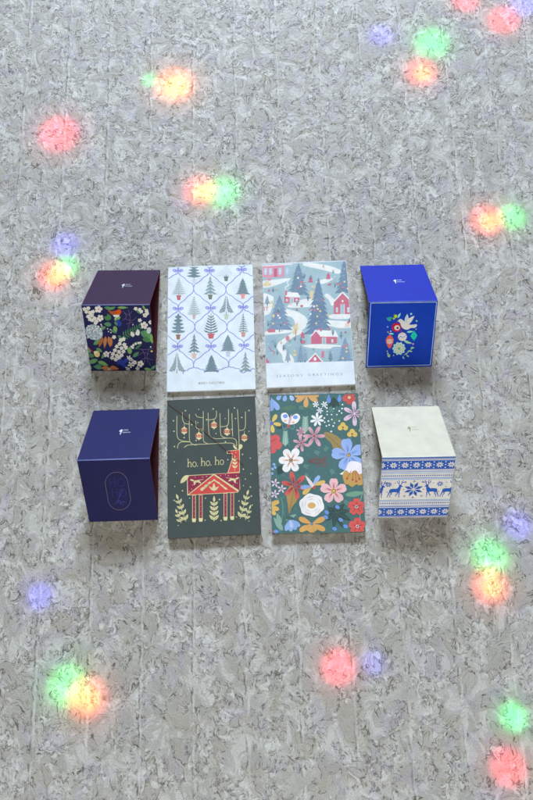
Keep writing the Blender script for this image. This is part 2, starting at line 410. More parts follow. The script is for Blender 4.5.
def art_village(s):
    bg = '#9dbfc8'; sn = '#e8e9e6'; blue = '#6b8ba4'; red = '#d6607c'; yel = '#e6cf93'
    s.poly([(20, 20), (540, 20), (540, 538), (480, 541), (60, 553), (20, 553)], bg)
    for q in ([(40, 130), (90, 125), (170, 118), (180, 125), (120, 150), (60, 165), (35, 160)],
              [(255, 40), (330, 48), (390, 62), (440, 85), (420, 100), (370, 85), (310, 70), (250, 55)],
              [(180, 250), (260, 225), (320, 235), (300, 262), (230, 270), (170, 268)],
              [(150, 275), (215, 290), (262, 320), (268, 350), (240, 385), (160, 400), (50, 408), (48, 395), (120, 375), (190, 370), (205, 350), (190, 320), (140, 300)],
              [(215, 385), (160, 420), (120, 450), (115, 480), (140, 510), (150, 548), (200, 548), (190, 515), (150, 480), (150, 460), (190, 425), (250, 395)],
              [(370, 200), (400, 225), (410, 245), (395, 262), (385, 250), (375, 230), (355, 210)],
              [(380, 310), (430, 300), (490, 305), (490, 325), (430, 330), (385, 325)],
              [(245, 462), (320, 455), (400, 458), (440, 465), (380, 478), (290, 475)],
              [(330, 345), (380, 335), (495, 345), (495, 372), (440, 375), (385, 365)],
              [(35, 200), (80, 205), (95, 225), (80, 290), (60, 305), (35, 300)],
              [(310, 140), (380, 120), (400, 128), (350, 150)]):
        s.poly(cr(q, 4, True), sn)
    for q in ([(60, 415), (110, 425), (100, 480), (60, 500)], [(200, 470), (260, 480), (270, 530), (210, 540)], [(395, 470), (495, 485), (495, 538), (380, 540)]):
        s.poly(cr(q, 4, True), '#93b6c8')
    def fir(x, y0, y1, hw, c=blue, n=8):
        L_ = [(x, y0)]; R_ = []
        for i in range(n):
            t = (i+1)/n; y = y0+(y1-y0)*t; q = hw*(t**.85)*random.uniform(.9, 1.08); st = (y1-y0)/n
            L_ += [(x-q, y+random.uniform(-2, 2)), (x-q*.62, y-st*.25)]; R_ += [(x+q, y+random.uniform(-2, 2)), (x+q*.62, y-st*.25)]
        s.poly(L_[:-1]+[(x, y1-3)]+R_[:-1][::-1], c)
        for i in range(int(n*1.6)):
            t = random.uniform(.25, .95); y = y0+(y1-y0)*t; q = hw*t*random.uniform(-.6, .6)
            s.stroke([(x+q-6, y+2), (x+q, y-2), (x+q+7, y+3)], 2, '#87a5bd')
        s.stroke([(x, y1-4), (x, y1+9)], 5, '#5d6a86')
    def house(x0, x1, y0, y1, roof=sn, c=red, gable=False):
        yb = y0+(y1-y0)*.42; xm = (x0+x1)/2
        if gable:
            s.poly([(x0, y1), (x1, y1), (x1, yb), (xm, y0), (x0, yb)], c)
            for a in ((x0-6, yb+6), (x1+6, yb+6)): s.stroke([a, (xm, y0-2)], 7, roof)
            s.ell(xm, yb-2, 5, 6, sn)
        else:
            s.poly([(x0, y1), (x1, y1-4), (x1, yb), (x0+12, y0+6), (x0, yb)], c)
            s.poly([(x0+6, yb), (x0+18, y0), (x1-8, y0+3), (x1+6, yb+5), (x0+30, yb+3)], roof)
        s.poly([(xm-7, y1), (xm+7, y1), (xm+7, y1-(y1-yb)*.75), (xm-7, y1-(y1-yb)*.75)], '#8fc2cf')
        s.stroke([(xm-9, y1), (xm-9, y1-(y1-yb)*.8), (xm+9, y1-(y1-yb)*.8), (xm+9, y1)], 2.5, sn)
        for xx in (x0+(x1-x0)*.18, x0+(x1-x0)*.82):
            s.poly([(xx-5, y1-8), (xx+5, y1-8), (xx+5, y1-8-(y1-yb)*.4), (xx-5, y1-8-(y1-yb)*.4)], '#c7dbe2')
    # long house top left
    s.poly([(30, 55), (150, 50), (150, 112), (36, 112)], '#e38ba4'); s.poly([(150, 50), (190, 50), (190, 108), (150, 110)], '#9fc0cf')
    for x in (52, 78, 128, 165): s.poly([(x-8, 64), (x+8, 64), (x+8, 98), (x-8, 98)], '#a9c9dc'); s.stroke([(x, 64), (x, 98)], 2, sn); s.stroke([(x-8, 80), (x+8, 80)], 2, sn)
    s.poly([(96, 66), (112, 66), (112, 110), (96, 110)], '#c94e74'); s.stroke([(30, 52), (192, 46)], 5, '#f0dfe6')
    fir(222, 40, 208, 58); fir(455, 25, 200, 48); fir(325, 115, 405, 72, '#6484a6', 12); fir(126, 205, 385, 72, '#7393b2', 9)
    house(150, 228, 190, 246); s.stroke([(160, 205), (160, 182)], 9, red); s.stroke(cr([(161, 180), (155, 165), (172, 155), (165, 140), (175, 130)]), 4, sn)
    house(402, 490, 196, 304, gable=True); house(288, 418, 384, 455); s.stroke([(338, 392), (338, 376)], 8, red); s.stroke([(378, 388), (378, 372)], 8, red)
    s.poly([(290, 452), (332, 452), (332, 412), (312, 390), (292, 415)], '#d35880'); s.stroke([(284, 418), (313, 388), (340, 414)], 5, sn)
    s.poly([(272, 548), (345, 545), (310, 505)], red); s.stroke([(264, 550), (309, 502), (350, 548)], 7, sn); s.ell(308, 530, 7, 9, sn)
    s.poly([(340, 520), (340, 490), (354, 490), (354, 525)], '#d66a8b')
    s.poly([(50, 555), (78, 552), (52, 515)], '#d76386')
    fir(458, 420, 538, 38, '#7898b5', 7); fir(385, 488, 535, 14, blue, 4); fir(438, 388, 418, 10, blue, 4); fir(235, 460, 545, 22, '#7c9bb4', 6); fir(62, 205, 250, 16, '#86a5ba', 5); fir(170, 470, 540, 16, '#8fb0c0', 6); fir(258, 480, 540, 16, '#84a4b8', 5)
    # yellow shrubs, small figures, sledges, sparkle
    for x, y, r in ((210, 375, 15), (205, 395, 12), (214, 358, 10), (292, 195, 12), (288, 212, 11), (298, 165, 9), (60, 145, 14), (48, 150, 10), (75, 148, 9), (205, 490, 8), (205, 508, 10), (86, 240, 9), (92, 262, 8)):
        s.flower(x, y, r, 6, yel)
    s.stroke([(210, 380), (211, 418)], 3, '#a07060')
    for x, y in ((285, 125), (244, 408), (375, 110)):
        s.poly([(x, y-18), (x+11, y+2), (x+5, y+2), (x+13, y+16), (x-13, y+16), (x-5, y+2), (x-11, y+2)], '#d5587b')
    s.poly([(232, 440), (262, 438), (256, 452), (238, 454)], red); s.poly([(63, 388), (80, 376), (103, 380), (105, 394), (70, 396)], red); s.ell(168, 426, 10, 13, '#dd7a84')
    s.stroke([(375, 150), (388, 160)], 5, red); s.stroke([(370, 158), (392, 148)], 4, red); s.stroke([(45, 262), (48, 285)], 3, red); s.stroke([(62, 262), (60, 285)], 3, red); s.stroke([(40, 268), (70, 266)], 3, '#e69aae')
    s.stroke(cr([(70, 470), (85, 488), (100, 496), (96, 510)]), 4, red); s.ell(468, 358, 12, 10, '#e9c9b0'); s.ell(474, 346, 6, 6, red); s.ell(240, 262, 8, 6, red); s.ell(72, 122, 12, 7, '#e28aa3')
    def orn(x0, x1, y0, y1, n):
        for i in range(n):
            x = random.uniform(x0, x1); y = random.uniform(y0, y1)
            s.ell(x, y, 5.5, 5.5, random.choice(['#e26a86', '#efd28a', '#f3f3f3', '#efd28a', '#e26a86']), n=8)
    orn(190, 250, 100, 195, 6); orn(270, 385, 220, 395, 13); orn(85, 170, 270, 360, 7); orn(430, 480, 60, 180, 7); orn(430, 485, 450, 530, 5)
    s.dots([(random.uniform(40, 490), random.uniform(50, 540)) for _ in range(60)], 2.2, sn, .4)
    for i in range(16):
        x, y = random.uniform(45, 485), random.uniform(90, 530)
        fir(x, y-random.uniform(14, 26), y, random.uniform(6, 10), random.choice(['#7f9fb0', '#8fb0b8', '#6c8aa6']), 4)
    for i in range(46):
        x, y = random.uniform(40, 490), random.uniform(60, 535); c = random.choice([sn, sn, '#b9d0d4', '#86a9b6', '#e0a9a6', yel])
        s.stroke([(x, y), (x+random.uniform(5, 16), y+random.uniform(-5, 5))], random.uniform(1.5, 3.5), c, taper=.3)
    for x, y in ((90, 440), (135, 448), (180, 440), (420, 150), (400, 90), (350, 60), (70, 180), (110, 175), (215, 280), (460, 395), (300, 480)):
        s.flower(x, y, 6, 5, random.choice(['#cf6a80', '#d9b98a', '#8aa9b8']))
    # white foot
    s.poly([(20, 553.5), (60, 553.5), (490, 539.5), (540, 537.5), (540, 720), (20, 720)], '#dfe7fb')
    s.text('SEASONS', 112, 625, 244, 618, 12, '#7a8096', spacing=1.5, thin=-.01); s.text('GREETINGS', 272, 616, 444, 610, 12, '#7a8096', spacing=1.5, thin=-.01)

def art_reindeer(s):
    g = '#e6dba4'; br = '#c9c795'; red = '#e04e4c'; mar = '#96284c'
    # antlers
    for q in ([(85, 130), (85, 215), (92, 245), (115, 257), (148, 260)], [(148, 122), (148, 240), (155, 265), (170, 276), (185, 278)],
              [(112, 112), (114, 150), (125, 168), (148, 172)], [(218, 108), (218, 240), (224, 262), (242, 272)], [(178, 120), (186, 134), (200, 138), (218, 140)],
              [(180, 155), (182, 185), (192, 196), (216, 198)], [(242, 115), (246, 210), (255, 235), (275, 245), (300, 246), (345, 243), (372, 246), (384, 258), (386, 285)],
              [(284, 105), (284, 130), (276, 146), (244, 152)], [(302, 118), (305, 215), (315, 236), (335, 243)], [(345, 98), (345, 165), (335, 182), (305, 186)],
              [(362, 118), (366, 235)], [(390, 98), (396, 200), (398, 270), (396, 285)], [(430, 110), (430, 180), (420, 202), (398, 204)],
              [(88, 295), (92, 275), (108, 262), (150, 262)], [(122, 290), (135, 280), (160, 276), (250, 272), (340, 268), (370, 272), (380, 284)]):
        s.stroke(cr(q, 5), 3.4, br)
    for x, y in ((122, 205), (196, 233), (272, 178), (338, 212), (425, 242)):
        s.stroke([(x, y-34), (x, y-14)], 1.8, g); s.ell(x, y, 17, 17, '#ecd9a8'); s.poly([(x-16, y-6), (x+16, y-6), (x+17, y+6), (x-16, y+6)], '#c03a46'); s.stroke([(x-14, y-9), (x+14, y-9)], 2.5, '#e58a5a'); s.ell(x, y-17, 4, 4, g); s.ell(x, y+18, 2.5, 3.5, g)
        for dx in (-8, 0, 8): s.ell(x+dx, y, 2.6, 3.6, '#f1d9a0', n=6)
    # body
    s.poly([(136, 430), (400, 416), (404, 500), (392, 517), (138, 531)], g)
    s.poly([(139, 433), (267, 426), (142, 526)], mar)
    s.poly([(277, 425), (401, 419), (401, 508)], mar)
    s.poly([(271, 429), (393, 514), (146, 528)], red)
    s.poly([(272, 424), (398, 418), (398, 420), (274, 426)], red)
    # chevron of leaves
    for sg in (-1, 1):
        s.poly([(272, 448), (272, 458), (272+sg*70, 503-sg*3), (272+sg*58, 506-sg*3)], g)
        for i in range(3): s.leaf(272+sg*(12+i*18), 462+i*14, 90-sg*62, 26, 9, g)
        s.leaf(272, 508, -90+sg*48, 34, 10, g)
    s.leaf(272, 510, -90, 42, 15, g)
    for x, y, a in ((190, 457, 0), (362, 448, 1)):
        k = -1 if a else 1
        s.stroke([(x-26*k, y+2), (x+30*k, y-6)], 2, g)
        for i, (dx, dy, an) in enumerate(((0, 0, 150), (14, -2, 150), (4, 2, 30), (-14, 2, 205), (-6, 4, 115))):
            s.leaf(x+dx*k-4*k, y+dy, an if not a else 180-an, 22, 9, g)
    s.dots([(x, y) for x, y in ((155, 455), (165, 478), (160, 500), (215, 440), (178, 440), (235, 436), (205, 475), (305, 432), (330, 428), (385, 432), (388, 470), (370, 480), (345, 432), (150, 512))], 2.2, g)
    # head and neck
    s.poly([(362, 305), (402, 300), (402, 416), (340, 420), (362, 350), (362, 324), (338, 322), (334, 308)], g)
    s.poly([(364, 308), (399, 303), (399, 413), (344, 417), (365, 352), (366, 320), (342, 319), (338, 310)], red)
    s.poly([(338, 310), (354, 308), (356, 320), (342, 319)], '#7c2647'); s.ell(382, 316, 2.4, 2.4, g)
    s.poly(cr([(396, 300), (398, 280), (408, 274), (416, 284), (408, 298)], 4, True), g); s.poly(cr([(384, 300), (372, 292), (368, 278), (378, 284), (388, 294)], 4, True), g)
    for y in (345, 362, 380):
        for sg in (-1, 1): s.leaf(377, y+14, -90+sg*42, 20, 9, g)
    s.leaf(377, 350, -90, 20, 9, g); s.stroke([(377, 345), (377, 410)], 2, g)
    # tail
    s.poly(cr([(146, 430), (125, 432), (108, 450), (104, 470), (124, 462), (140, 445)], 4, True), g)
    # legs
    for x, y0, y1 in ((172, 530, 648), (206, 529, 646), (330, 521, 640), (364, 518, 637)):
        s.poly([(x-9, y0), (x+9, y0-1), (x+9, y1), (x-9, y1)], g); s.poly([(x-6.5, y0+2), (x+6.5, y0+1), (x+6.5, y1-1), (x-6.5, y1-1)], '#a22c4d')
        s.poly([(x-11, y1), (x+11, y1), (x+8, y1+17), (x-8, y1+17)], '#efe6a8')
        for i in range(5): s.ell(x+random.uniform(-3, 3), y0+15+i*22, 1.3, 1.3, g, n=6)
    # sprigs
    def sprig(x0, y0, x1, y1, n, ln, w):
        s.stroke([(x0, y0), (x1, y1)], 2.4, '#e3dca2'); a = math.degrees(math.atan2(y1-y0, x1-x0))
        for i in range(n):
            t = (i+.3)/n; x = x0+(x1-x0)*t; y = y0+(y1-y0)*t
            for sg in (-1, 1):
                s.leaf(x, y, a+sg*44, ln*(1-.25*t), w*(1-.2*t), '#e3dca2')
                s.stroke([(x+math.cos(math.radians(a+sg*44))*4, y+math.sin(math.radians(a+sg*44))*4), (x+math.cos(math.radians(a+sg*44))*ln*.6, y+math.sin(math.radians(a+sg*44))*ln*.6)], 1.4, '#4a585a')
        s.leaf(x1, y1, a, ln*.9, w*.8, '#e3dca2')
    sprig(273, 662, 273, 565, 4, 36, 15); sprig(132, 662, 92, 550, 4, 32, 14); sprig(404, 648, 438, 530, 4, 32, 14); sprig(108, 670, 88, 620, 2, 26, 12); sprig(430, 655, 450, 600, 2, 26, 12)
    # lettering, roman with small serifs
    def let(ch, x, y, sz):
        if ch == 'h':
            s.stroke([(x, y), (x, y-sz)], 3.4, g); s.stroke([(x-4, y-sz+1), (x+1, y-sz)], 1.8, g); s.stroke([(x-5, y), (x+5, y)], 1.8, g)
            s.stroke(cr([(x+1, y-sz*.42), (x+7, y-sz*.58), (x+14, y-sz*.5), (x+15.5, y-sz*.3), (x+15.5, y)], 5), 3.0, g); s.stroke([(x+11, y), (x+20, y)], 1.8, g)
        elif ch == 'o':
            s.stroke(cr([(x, y-sz*.30), (x+2.5, y-sz*.50), (x+9.5, y-sz*.58), (x+16, y-sz*.46), (x+18, y-sz*.26), (x+14.5, y-sz*.05), (x+8, y+1), (x+2, y-sz*.1)], 4, True), 2.8, g, close=True)
        else: s.ell(x, y-2, 2.6, 2.6, g, n=8)
    for i, x in enumerate((142, 210, 280)):
        yy = 387-i*5
        let('h', x, yy, 40); let('o', x+23, yy-1, 40)
        if i < 2: let('.', x+47, yy-1, 40)
    # falling snow
    s.dots([(68, 155), (128, 104), (195, 98), (268, 96), (375, 92), (448, 105), (160, 175), (190, 165), (70, 208), (122, 240), (182, 255), (235, 150), (282, 220), (328, 145), (380, 145), (412, 140), (448, 210), (73, 285), (330, 262), (72, 362), (342, 352), (416, 326), (455, 345), (84, 420), (75, 486), (114, 508), (420, 400), (458, 423), (420, 482), (455, 490), (72, 556), (150, 545), (230, 545), (300, 552), (460, 535), (464, 580), (228, 655), (308, 658), (385, 640), (448, 660), (92, 682), (398, 560), (430, 450), (210, 205), (360, 200)], 3.2, '#d9d7a8', .25)

def art_floral(s):
    bg = '#3f7878'
    s.dots([(random.uniform(30, 490), random.uniform(55, 720)) for _ in range(150)], 2.0, '#6c9a98', .4)
    G1, G2, G3, OR, RD, BL, PK, WH = '#86ad9b', '#2c4c4a', '#4f7d63', '#e0a653', '#d8463f', '#8aaee6', '#e8b4c2', '#f2e8ea'
    # leaves
    for a in ((160, 110, 175, 85, 26, G3), (250, 98, 165, 80, 22, G3), (345, 60, 90, 62, 34, G2), (345, 70, 55, 50, 22, G2), (345, 70, 125, 50, 22, G2), (395, 160, 160, 85, 12, G3), (95, 400, 120, 55, 40, G2), (60, 215, -20, 45, 24, '#2f5050')):
        s.leaf(*a)
    for y in range(6):
        for sg in (-1, 1): s.leaf(203, 235-y*13, -90+sg*38, 30-y*2, 11, '#8fb6a2'); s.leaf(105, 300-y*12, -90+sg*38, 27-y*2, 10, '#8fb6a2')
    s.stroke([(203, 240), (205, 160)], 3, '#b5cfbb'); s.stroke([(105, 305), (108, 230)], 3, '#b5cfbb')
    s.poly(cr([(298, 236), (330, 240), (370, 262), (398, 295), (400, 345), (375, 335), (345, 318), (330, 290), (302, 260)], 4, True), '#a38a45'); s.stroke(cr([(305, 245), (350, 285), (398, 342)]), 2.5, '#6f6336')
    for q in ([(405, 540), (450, 528), (490, 535), (450, 555), (410, 552)],): s.poly(cr(q, 4, True), '#6fa184')
    s.stroke(cr([(498, 500), (470, 600), (480, 700)]), 3.5, '#7fae9a'); s.stroke(cr([(430, 262), (422, 290), (418, 320)]), 3, '#5a8f74'); s.stroke(cr([(85, 555), (95, 620), (80, 725)]), 5, '#5f927b'); s.stroke(cr([(95, 620), (115, 680)]), 3, '#5f927b')
    for a in ((85, 690, -110, 60, 24, G1), (95, 720, -125, 80, 26, G1), (110, 670, -30, 60, 20, G1)): s.leaf(*a)
    for x, y, a in ((230, 470, 200), (250, 330, 30), (330, 420, 60), (215, 440, 120), (480, 300, 70), (395, 575, 40), (300, 330, -60), (70, 560, 100), (195, 400, 20), (440, 610, 200), (170, 110, 10), (330, 110, 80)):
        for k in range(4):
            for sg in (-1, 1): s.leaf(x+k*6*math.cos(math.radians(a)), y+k*6*math.sin(math.radians(a)), a+sg*45, 15, 5, '#5d8f80')
    # butterfly
    s.poly(cr([(120, 195), (88, 178), (84, 145), (108, 138), (124, 165)], 5, True), WH); s.poly(cr([(122, 195), (160, 190), (178, 160), (160, 142), (134, 160)], 5, True), WH)
    s.ell(104, 155, 12, 10, '#6f93e0'); s.ell(154, 160, 12, 10, '#6f93e0'); s.ell(104, 178, 7, 5, '#efc25a'); s.ell(143, 186, 8, 5, '#efc25a'); s.leaf(119, 206, -75, 66, 12, '#d7a8b5'); s.ell(119, 205, 7, 7, RD)
    s.stroke(cr([(116, 210), (100, 222), (92, 210), (90, 195)]), 2, '#8bb0a8'); s.stroke(cr([(124, 210), (142, 220), (150, 206), (146, 200)]), 2, '#8bb0a8')
    # top row
    for a in (95, 150, 30, 180, 0): s.petal(210, 50, a, 62, 26, OR)
    for a in (60, 120): s.petal(40, 70, a, 62, 28, BL)
    s.petal(35, 60, 90, 70, 26, '#7ea2de'); s.petal(105, 45, 100, 36, 22, BL); s.petal(125, 45, 60, 36, 22, '#a9c3ee'); s.petal(85, 45, 130, 36, 22, BL)
    s.petal(320, 45, 90, 46, 22, '#5f8fd8'); s.petal(375, 45, 95, 40, 20, '#5f8fd8')
    s.flower(422, 62, 36, 5, RD, '#f0c890', .8, 20, .22, notch=.1); s.dots([(422+10*math.cos(t), 62+10*math.sin(t)) for t in range(6)], 2, '#702020')
    # small white flowers
    for x, y, r, n in ((256, 96, 17, 6), (298, 97, 17, 6), (275, 127, 17, 6), (263, 173, 35, 7)): s.flower(x, y, r, n, '#f3f4f2', '#c7d4c9', .38, 10, .18)
    s.dots([(345, 118), (372, 130), (388, 98), (386, 118), (312, 132), (312, 148), (334, 148), (360, 148), (298, 165), (318, 180), (335, 172), (322, 200), (308, 205), (348, 190), (332, 232), (372, 180), (310, 115), (384, 140), (342, 205), (300, 186)], 4.2, '#eef0e6', .15)
    s.flower(447, 143, 60, 6, '#e5c3d6', None, .36, 28, .1, vein='#a8748e'); s.dots([(447+9*math.cos(t), 143+9*math.sin(t)) for t in range(6)], 3, '#4a3a55')
    for x, y in ((390, 212), (436, 245)):
        for a in (-90, 10, 170): s.ell(x+13*math.cos(math.radians(a)), y+13*math.sin(math.radians(a)), 13, 13, '#e8bf45')
        s.ell(x, y, 5, 5, '#8a6a20')
    s.ell(476, 228, 8, 8, '#e8bf45')
    s.flower(37, 190, 48, 5, '#e9c24e', '#4b6fc0', .42, 10, .2)
    s.flower(40, 290, 50, 5, '#e04a4e', None, .85, 20); s.stroke([(15, 290), (60, 270)], 2, '#7a1f28')
    for x, y, r in ((248, 255, 56), (183, 290, 44), (182, 232, 26)): s.flower(x, y, r, 6, '#dfa2b2', '#b05060', .34, 0 if r > 50 else 20, .13, vein='#bb6d84')
    # big white / blue
    s.flower(133, 375, 64, 6, '#f4ebe7', '#3c3830', .62, 0, .17, vein='#e0875f'); s.dots([(133+6*math.cos(t), 375+6*math.sin(t)) for t in range(6)], 2.4, '#e9c06a')
    s.flower(418, 350, 84, 5, '#8fb0ee', '#39393a', .66, -100, .13, vein='#6a8bd6', notch=.06); s.dots([(418+6*math.cos(t), 350+6*math.sin(t)) for t in range(6)], 3.2, '#e5c25f')
    # bell flower
    s.poly(cr([(375, 445), (400, 425), (420, 385), (455, 382), (485, 400), (492, 470), (440, 450)], 4, True), '#f4e6ea')
    s.poly(cr([(388, 448), (405, 425), (425, 440), (450, 425), (470, 445), (492, 440), (492, 490), (470, 500), (455, 495), (435, 508), (415, 495), (398, 490)], 4, True), '#c99a3c')
    for x0, x1, y1 in ((430, 410, 466), (440, 437, 472), (448, 455, 480), (455, 470, 468)): s.stroke([(x0, 428), (x1, y1)], 3, '#c2322f'); s.ell(x1, y1, 6, 6, '#c8353a')
    # mid left
    for x, y in ((50, 395), (42, 418), (40, 440), (55, 410)): s.ell(x, y, 8, 6, BL, 40)
    for x, y, r in ((56, 488, 22), (88, 516, 22), (54, 542, 22)): s.flower(x, y, r, 5, '#e6cbd9', '#8a6a80', .4, -80, .16)
    s.poly(cr([(130, 500), (160, 510), (165, 570), (140, 605), (125, 638), (118, 590), (112, 540)], 4, True), '#b08a3e'); s.stroke([(150, 510), (126, 630)], 2, '#7d5f2c')
    s.flower(152, 500, 70, 6, '#da4b44', None, .34, 15, .12, vein='#8f2530'); s.dots([(152+7*math.cos(t), 500+7*math.sin(t)) for t in range(6)], 3.5, '#4a5a80')
    # dragonfly
    s.petal(240, 500, -18, 66, 22, '#e4b84a'); s.petal(238, 504, 140, 60, 24, '#e4b84a'); s.petal(240, 500, -55, 60, 22, '#8fb4ee'); s.petal(240, 502, 172, 60, 22, '#7fa6e6'); s.leaf(252, 518, -125, 84, 17, '#efd9d9'); s.ell(248, 510, 8, 8, '#cc3a3f')
    s.flower(344, 527, 68, 5, '#efb6ba', '#e0b44a', .68, -90, .2, vein='#d0575a', notch=.06); s.dots([(344+9*math.cos(t), 527+9*math.sin(t)) for t in [i*.9 for i in range(7)]], 2.6, '#3c3030')
    # rose
    s.poly(cr([(236+60*(1+.06*math.sin(6*t))*math.cos(t), 596+56*(1+.06*math.sin(6*t))*math.sin(t)) for t in [i*.35 for i in range(18)]], 2, True), '#f3e9e6')
    for r, c in ((48, '#dccdca'), (45, '#f3e9e6'), (35, '#dccdca'), (32, '#f3e9e6')):
        s.poly([(236+r*(1+.05*math.sin(5*t+r))*math.cos(t), 597+r*.92*(1+.05*math.sin(5*t+r))*math.sin(t)) for t in [i*.3 for i in range(21)]], c)
    s.ell(236, 598, 20, 15, '#e0a94a')
    # yellow left, bottom row
    for a in (20, 50, -20): s.petal(20, 598, a, 60, 24, '#e6b545')
    for a, l in ((150, 70), (205, 70), (-25, 70), (25, 72), (90, 50), (120, 40), (60, 40)): s.petal(237, 688, a, l, 28, '#dfa240')
    s.ell(237, 688, 7, 7, '#6080b0')
    for a in (60, 85, 110, 35): s.petal(130, 665, a, 60, 24, BL)
    s.petal(130, 668, 75, 40, 18, '#b0c8f2'); s.leaf(105, 655, 10, 50, 20, '#3e6660')
    for a, l in ((-150, 50), (-100, 40), (-45, 62), (-8, 66), (28, 84), (66, 84), (100, 78), (140, 62), (180, 56)):
        s.leaf(355, 632, a, l, 24, G2); s.stroke([(355, 632), (355+math.cos(math.radians(a))*l*.8, 632+math.sin(math.radians(a))*l*.8)], 1.6, '#4d706a')
    for x, y in ((362, 606), (310, 632), (402, 700), (348, 712), (412, 745), (378, 668), (306, 655)): s.ell(x, y, 12, 9, '#5b8fe0', 30)
    for x, y, r in ((456, 604, 44), (460, 700, 44)):
        s.flower(x, y, r, 5, '#e0463c', '#5b2a24', .82, -90, .17, vein='#b02a28', notch=.08); s.dots([(x+6*math.cos(t), y+6*math.sin(t)) for t in range(6)], 2.4, '#d9dde4')
    s.petal(52, 725, 180, 30, 30, '#d0483f'); s.ell(62, 725, 12, 10, '#5b8fe0')
    # the word, seen upside down: "hope"
    w = '#a8474a'
    X = lambda x, y: (310-(x-0), 352+(-y))
    s.stroke(cr([(302, 410), (312, 400), (308, 388), (296, 392), (284, 400), (270, 408), (266, 398), (276, 384)]), 2.2, w)
    s.stroke(cr([(300, 408), (292, 385), (296, 365), (303, 352), (306, 366), (298, 378), (288, 370), (284, 388)]), 2.6, w)
    s.stroke(cr([(284, 380), (274, 368), (264, 372), (266, 384), (276, 388), (282, 378)]), 2.6, w)
    s.stroke(cr([(262, 352), (256, 370), (262, 388), (250, 388), (246, 374), (256, 366)]), 2.6, w)
    s.stroke(cr([(246, 382), (236, 388), (230, 374), (240, 366), (238, 380), (224, 378), (216, 386)]), 2.4, w)

t_tree = flat_card('white card of small potted fir trees in a lavender ribbon trellis', (-.0729, .3317), -.0441, .1262, .1925, .0040,
                   [(38, 68), (490, 48), (35, 716), (500, 703)], art_trees, '#dde5fb', .92, sat=1.1)
t_snow = flat_card('snowy village card with pink houses and SEASONS GREETINGS on a white foot', (.0677, .3265), -.0356, .1256, .192, .0040,
                   [(33, 43), (465, 35), (62, 680), (508, 655)], art_village, '#dde5fb', .95, sat=.78)
t_rein = flat_card('dark slate card with a red reindeer, branching antlers and ho. ho. ho', (-.0806, .1285), -.0247, .1246, .191, .0085,
                   [(35, 55), (478, 35), (40, 748), (508, 725)], art_reindeer, '#46514f', 1.1, back='#3f4a4c', edge='#4a3a40')
t_flor = flat_card('teal card crowded with red, blue, pink and white flowers', (.0617, .1232), -.0566, .1248, .192, .0080,
                   [(25, 50), (465, 43), (42, 735), (500, 728)], art_floral, '#41706f', .95, sat=.82, back='#8f958c', edge='#557a78')

# a thin red thread lying across the reindeer card
def thread():
    q = Sheet(lambda u, v: Vector((u, v, 0)), [(35, 55), (478, 35), (40, 748), (508, 725)])
    c, sn = math.cos(-.0247), math.sin(-.0247)
    pts = []
    for i in range(15):
        t = i/14; x = 40+(422-40)*t+3*math.sin(t*5); y = 68+(372-68)*t-4*math.sin(t*4)
        u, v = q.uv((x, y)); X = (u-.5)*.1246; Y = (.5-v)*.191; Z = .0016+(.0085-.0016)*v
        pts.append((-.0806+c*X-sn*Y, .1285+sn*X+c*Y, Z+.0011))
    o = rod('thread', [tuple(Vector(p)-Vector(pts[0])) for p in pts], .00032, paper(lin('#6e2a38'), 'thread_fibre'), None, 6)
    o.location = pts[0]
    o['label'] = 'thin dark red thread lying slantwise across the reindeer card'; o['category'] = 'thread'
thread()

# ------------------------------------------------------------------ tent cards
TG = 'small folded cards standing like tents at the sides'
def logo(s, x, y, c, sc=1.0, fl=1):
    s.poly(cr([(x-.062*sc, y-.0), (x-.036*sc, y-.035), (x-.012*sc, y-.03), (x-.01*sc, y+.01), (x-.026*sc, y+.045), (x-.038*sc, y+.018)], 3, True), c)
    s.poly([(x-.045*sc, y+.045), (x-.02*sc, y+.03), (x-.025*sc, y+.075)], c)
    for r, n in enumerate((6, 9)):
        for i in range(n):
            xx = x+(.004+i*.0150)*sc; yy = y-.032+r*.048
            s.poly([(xx, yy), (xx+.0075*sc, yy), (xx+.0035*sc, yy+.024), (xx, yy+.024)] if i % 2 else [(xx, yy+.004), (xx+.008*sc, yy+.002), (xx+.008*sc, yy+.024), (xx+.005*sc, yy+.024)], c, up=(i == 0))

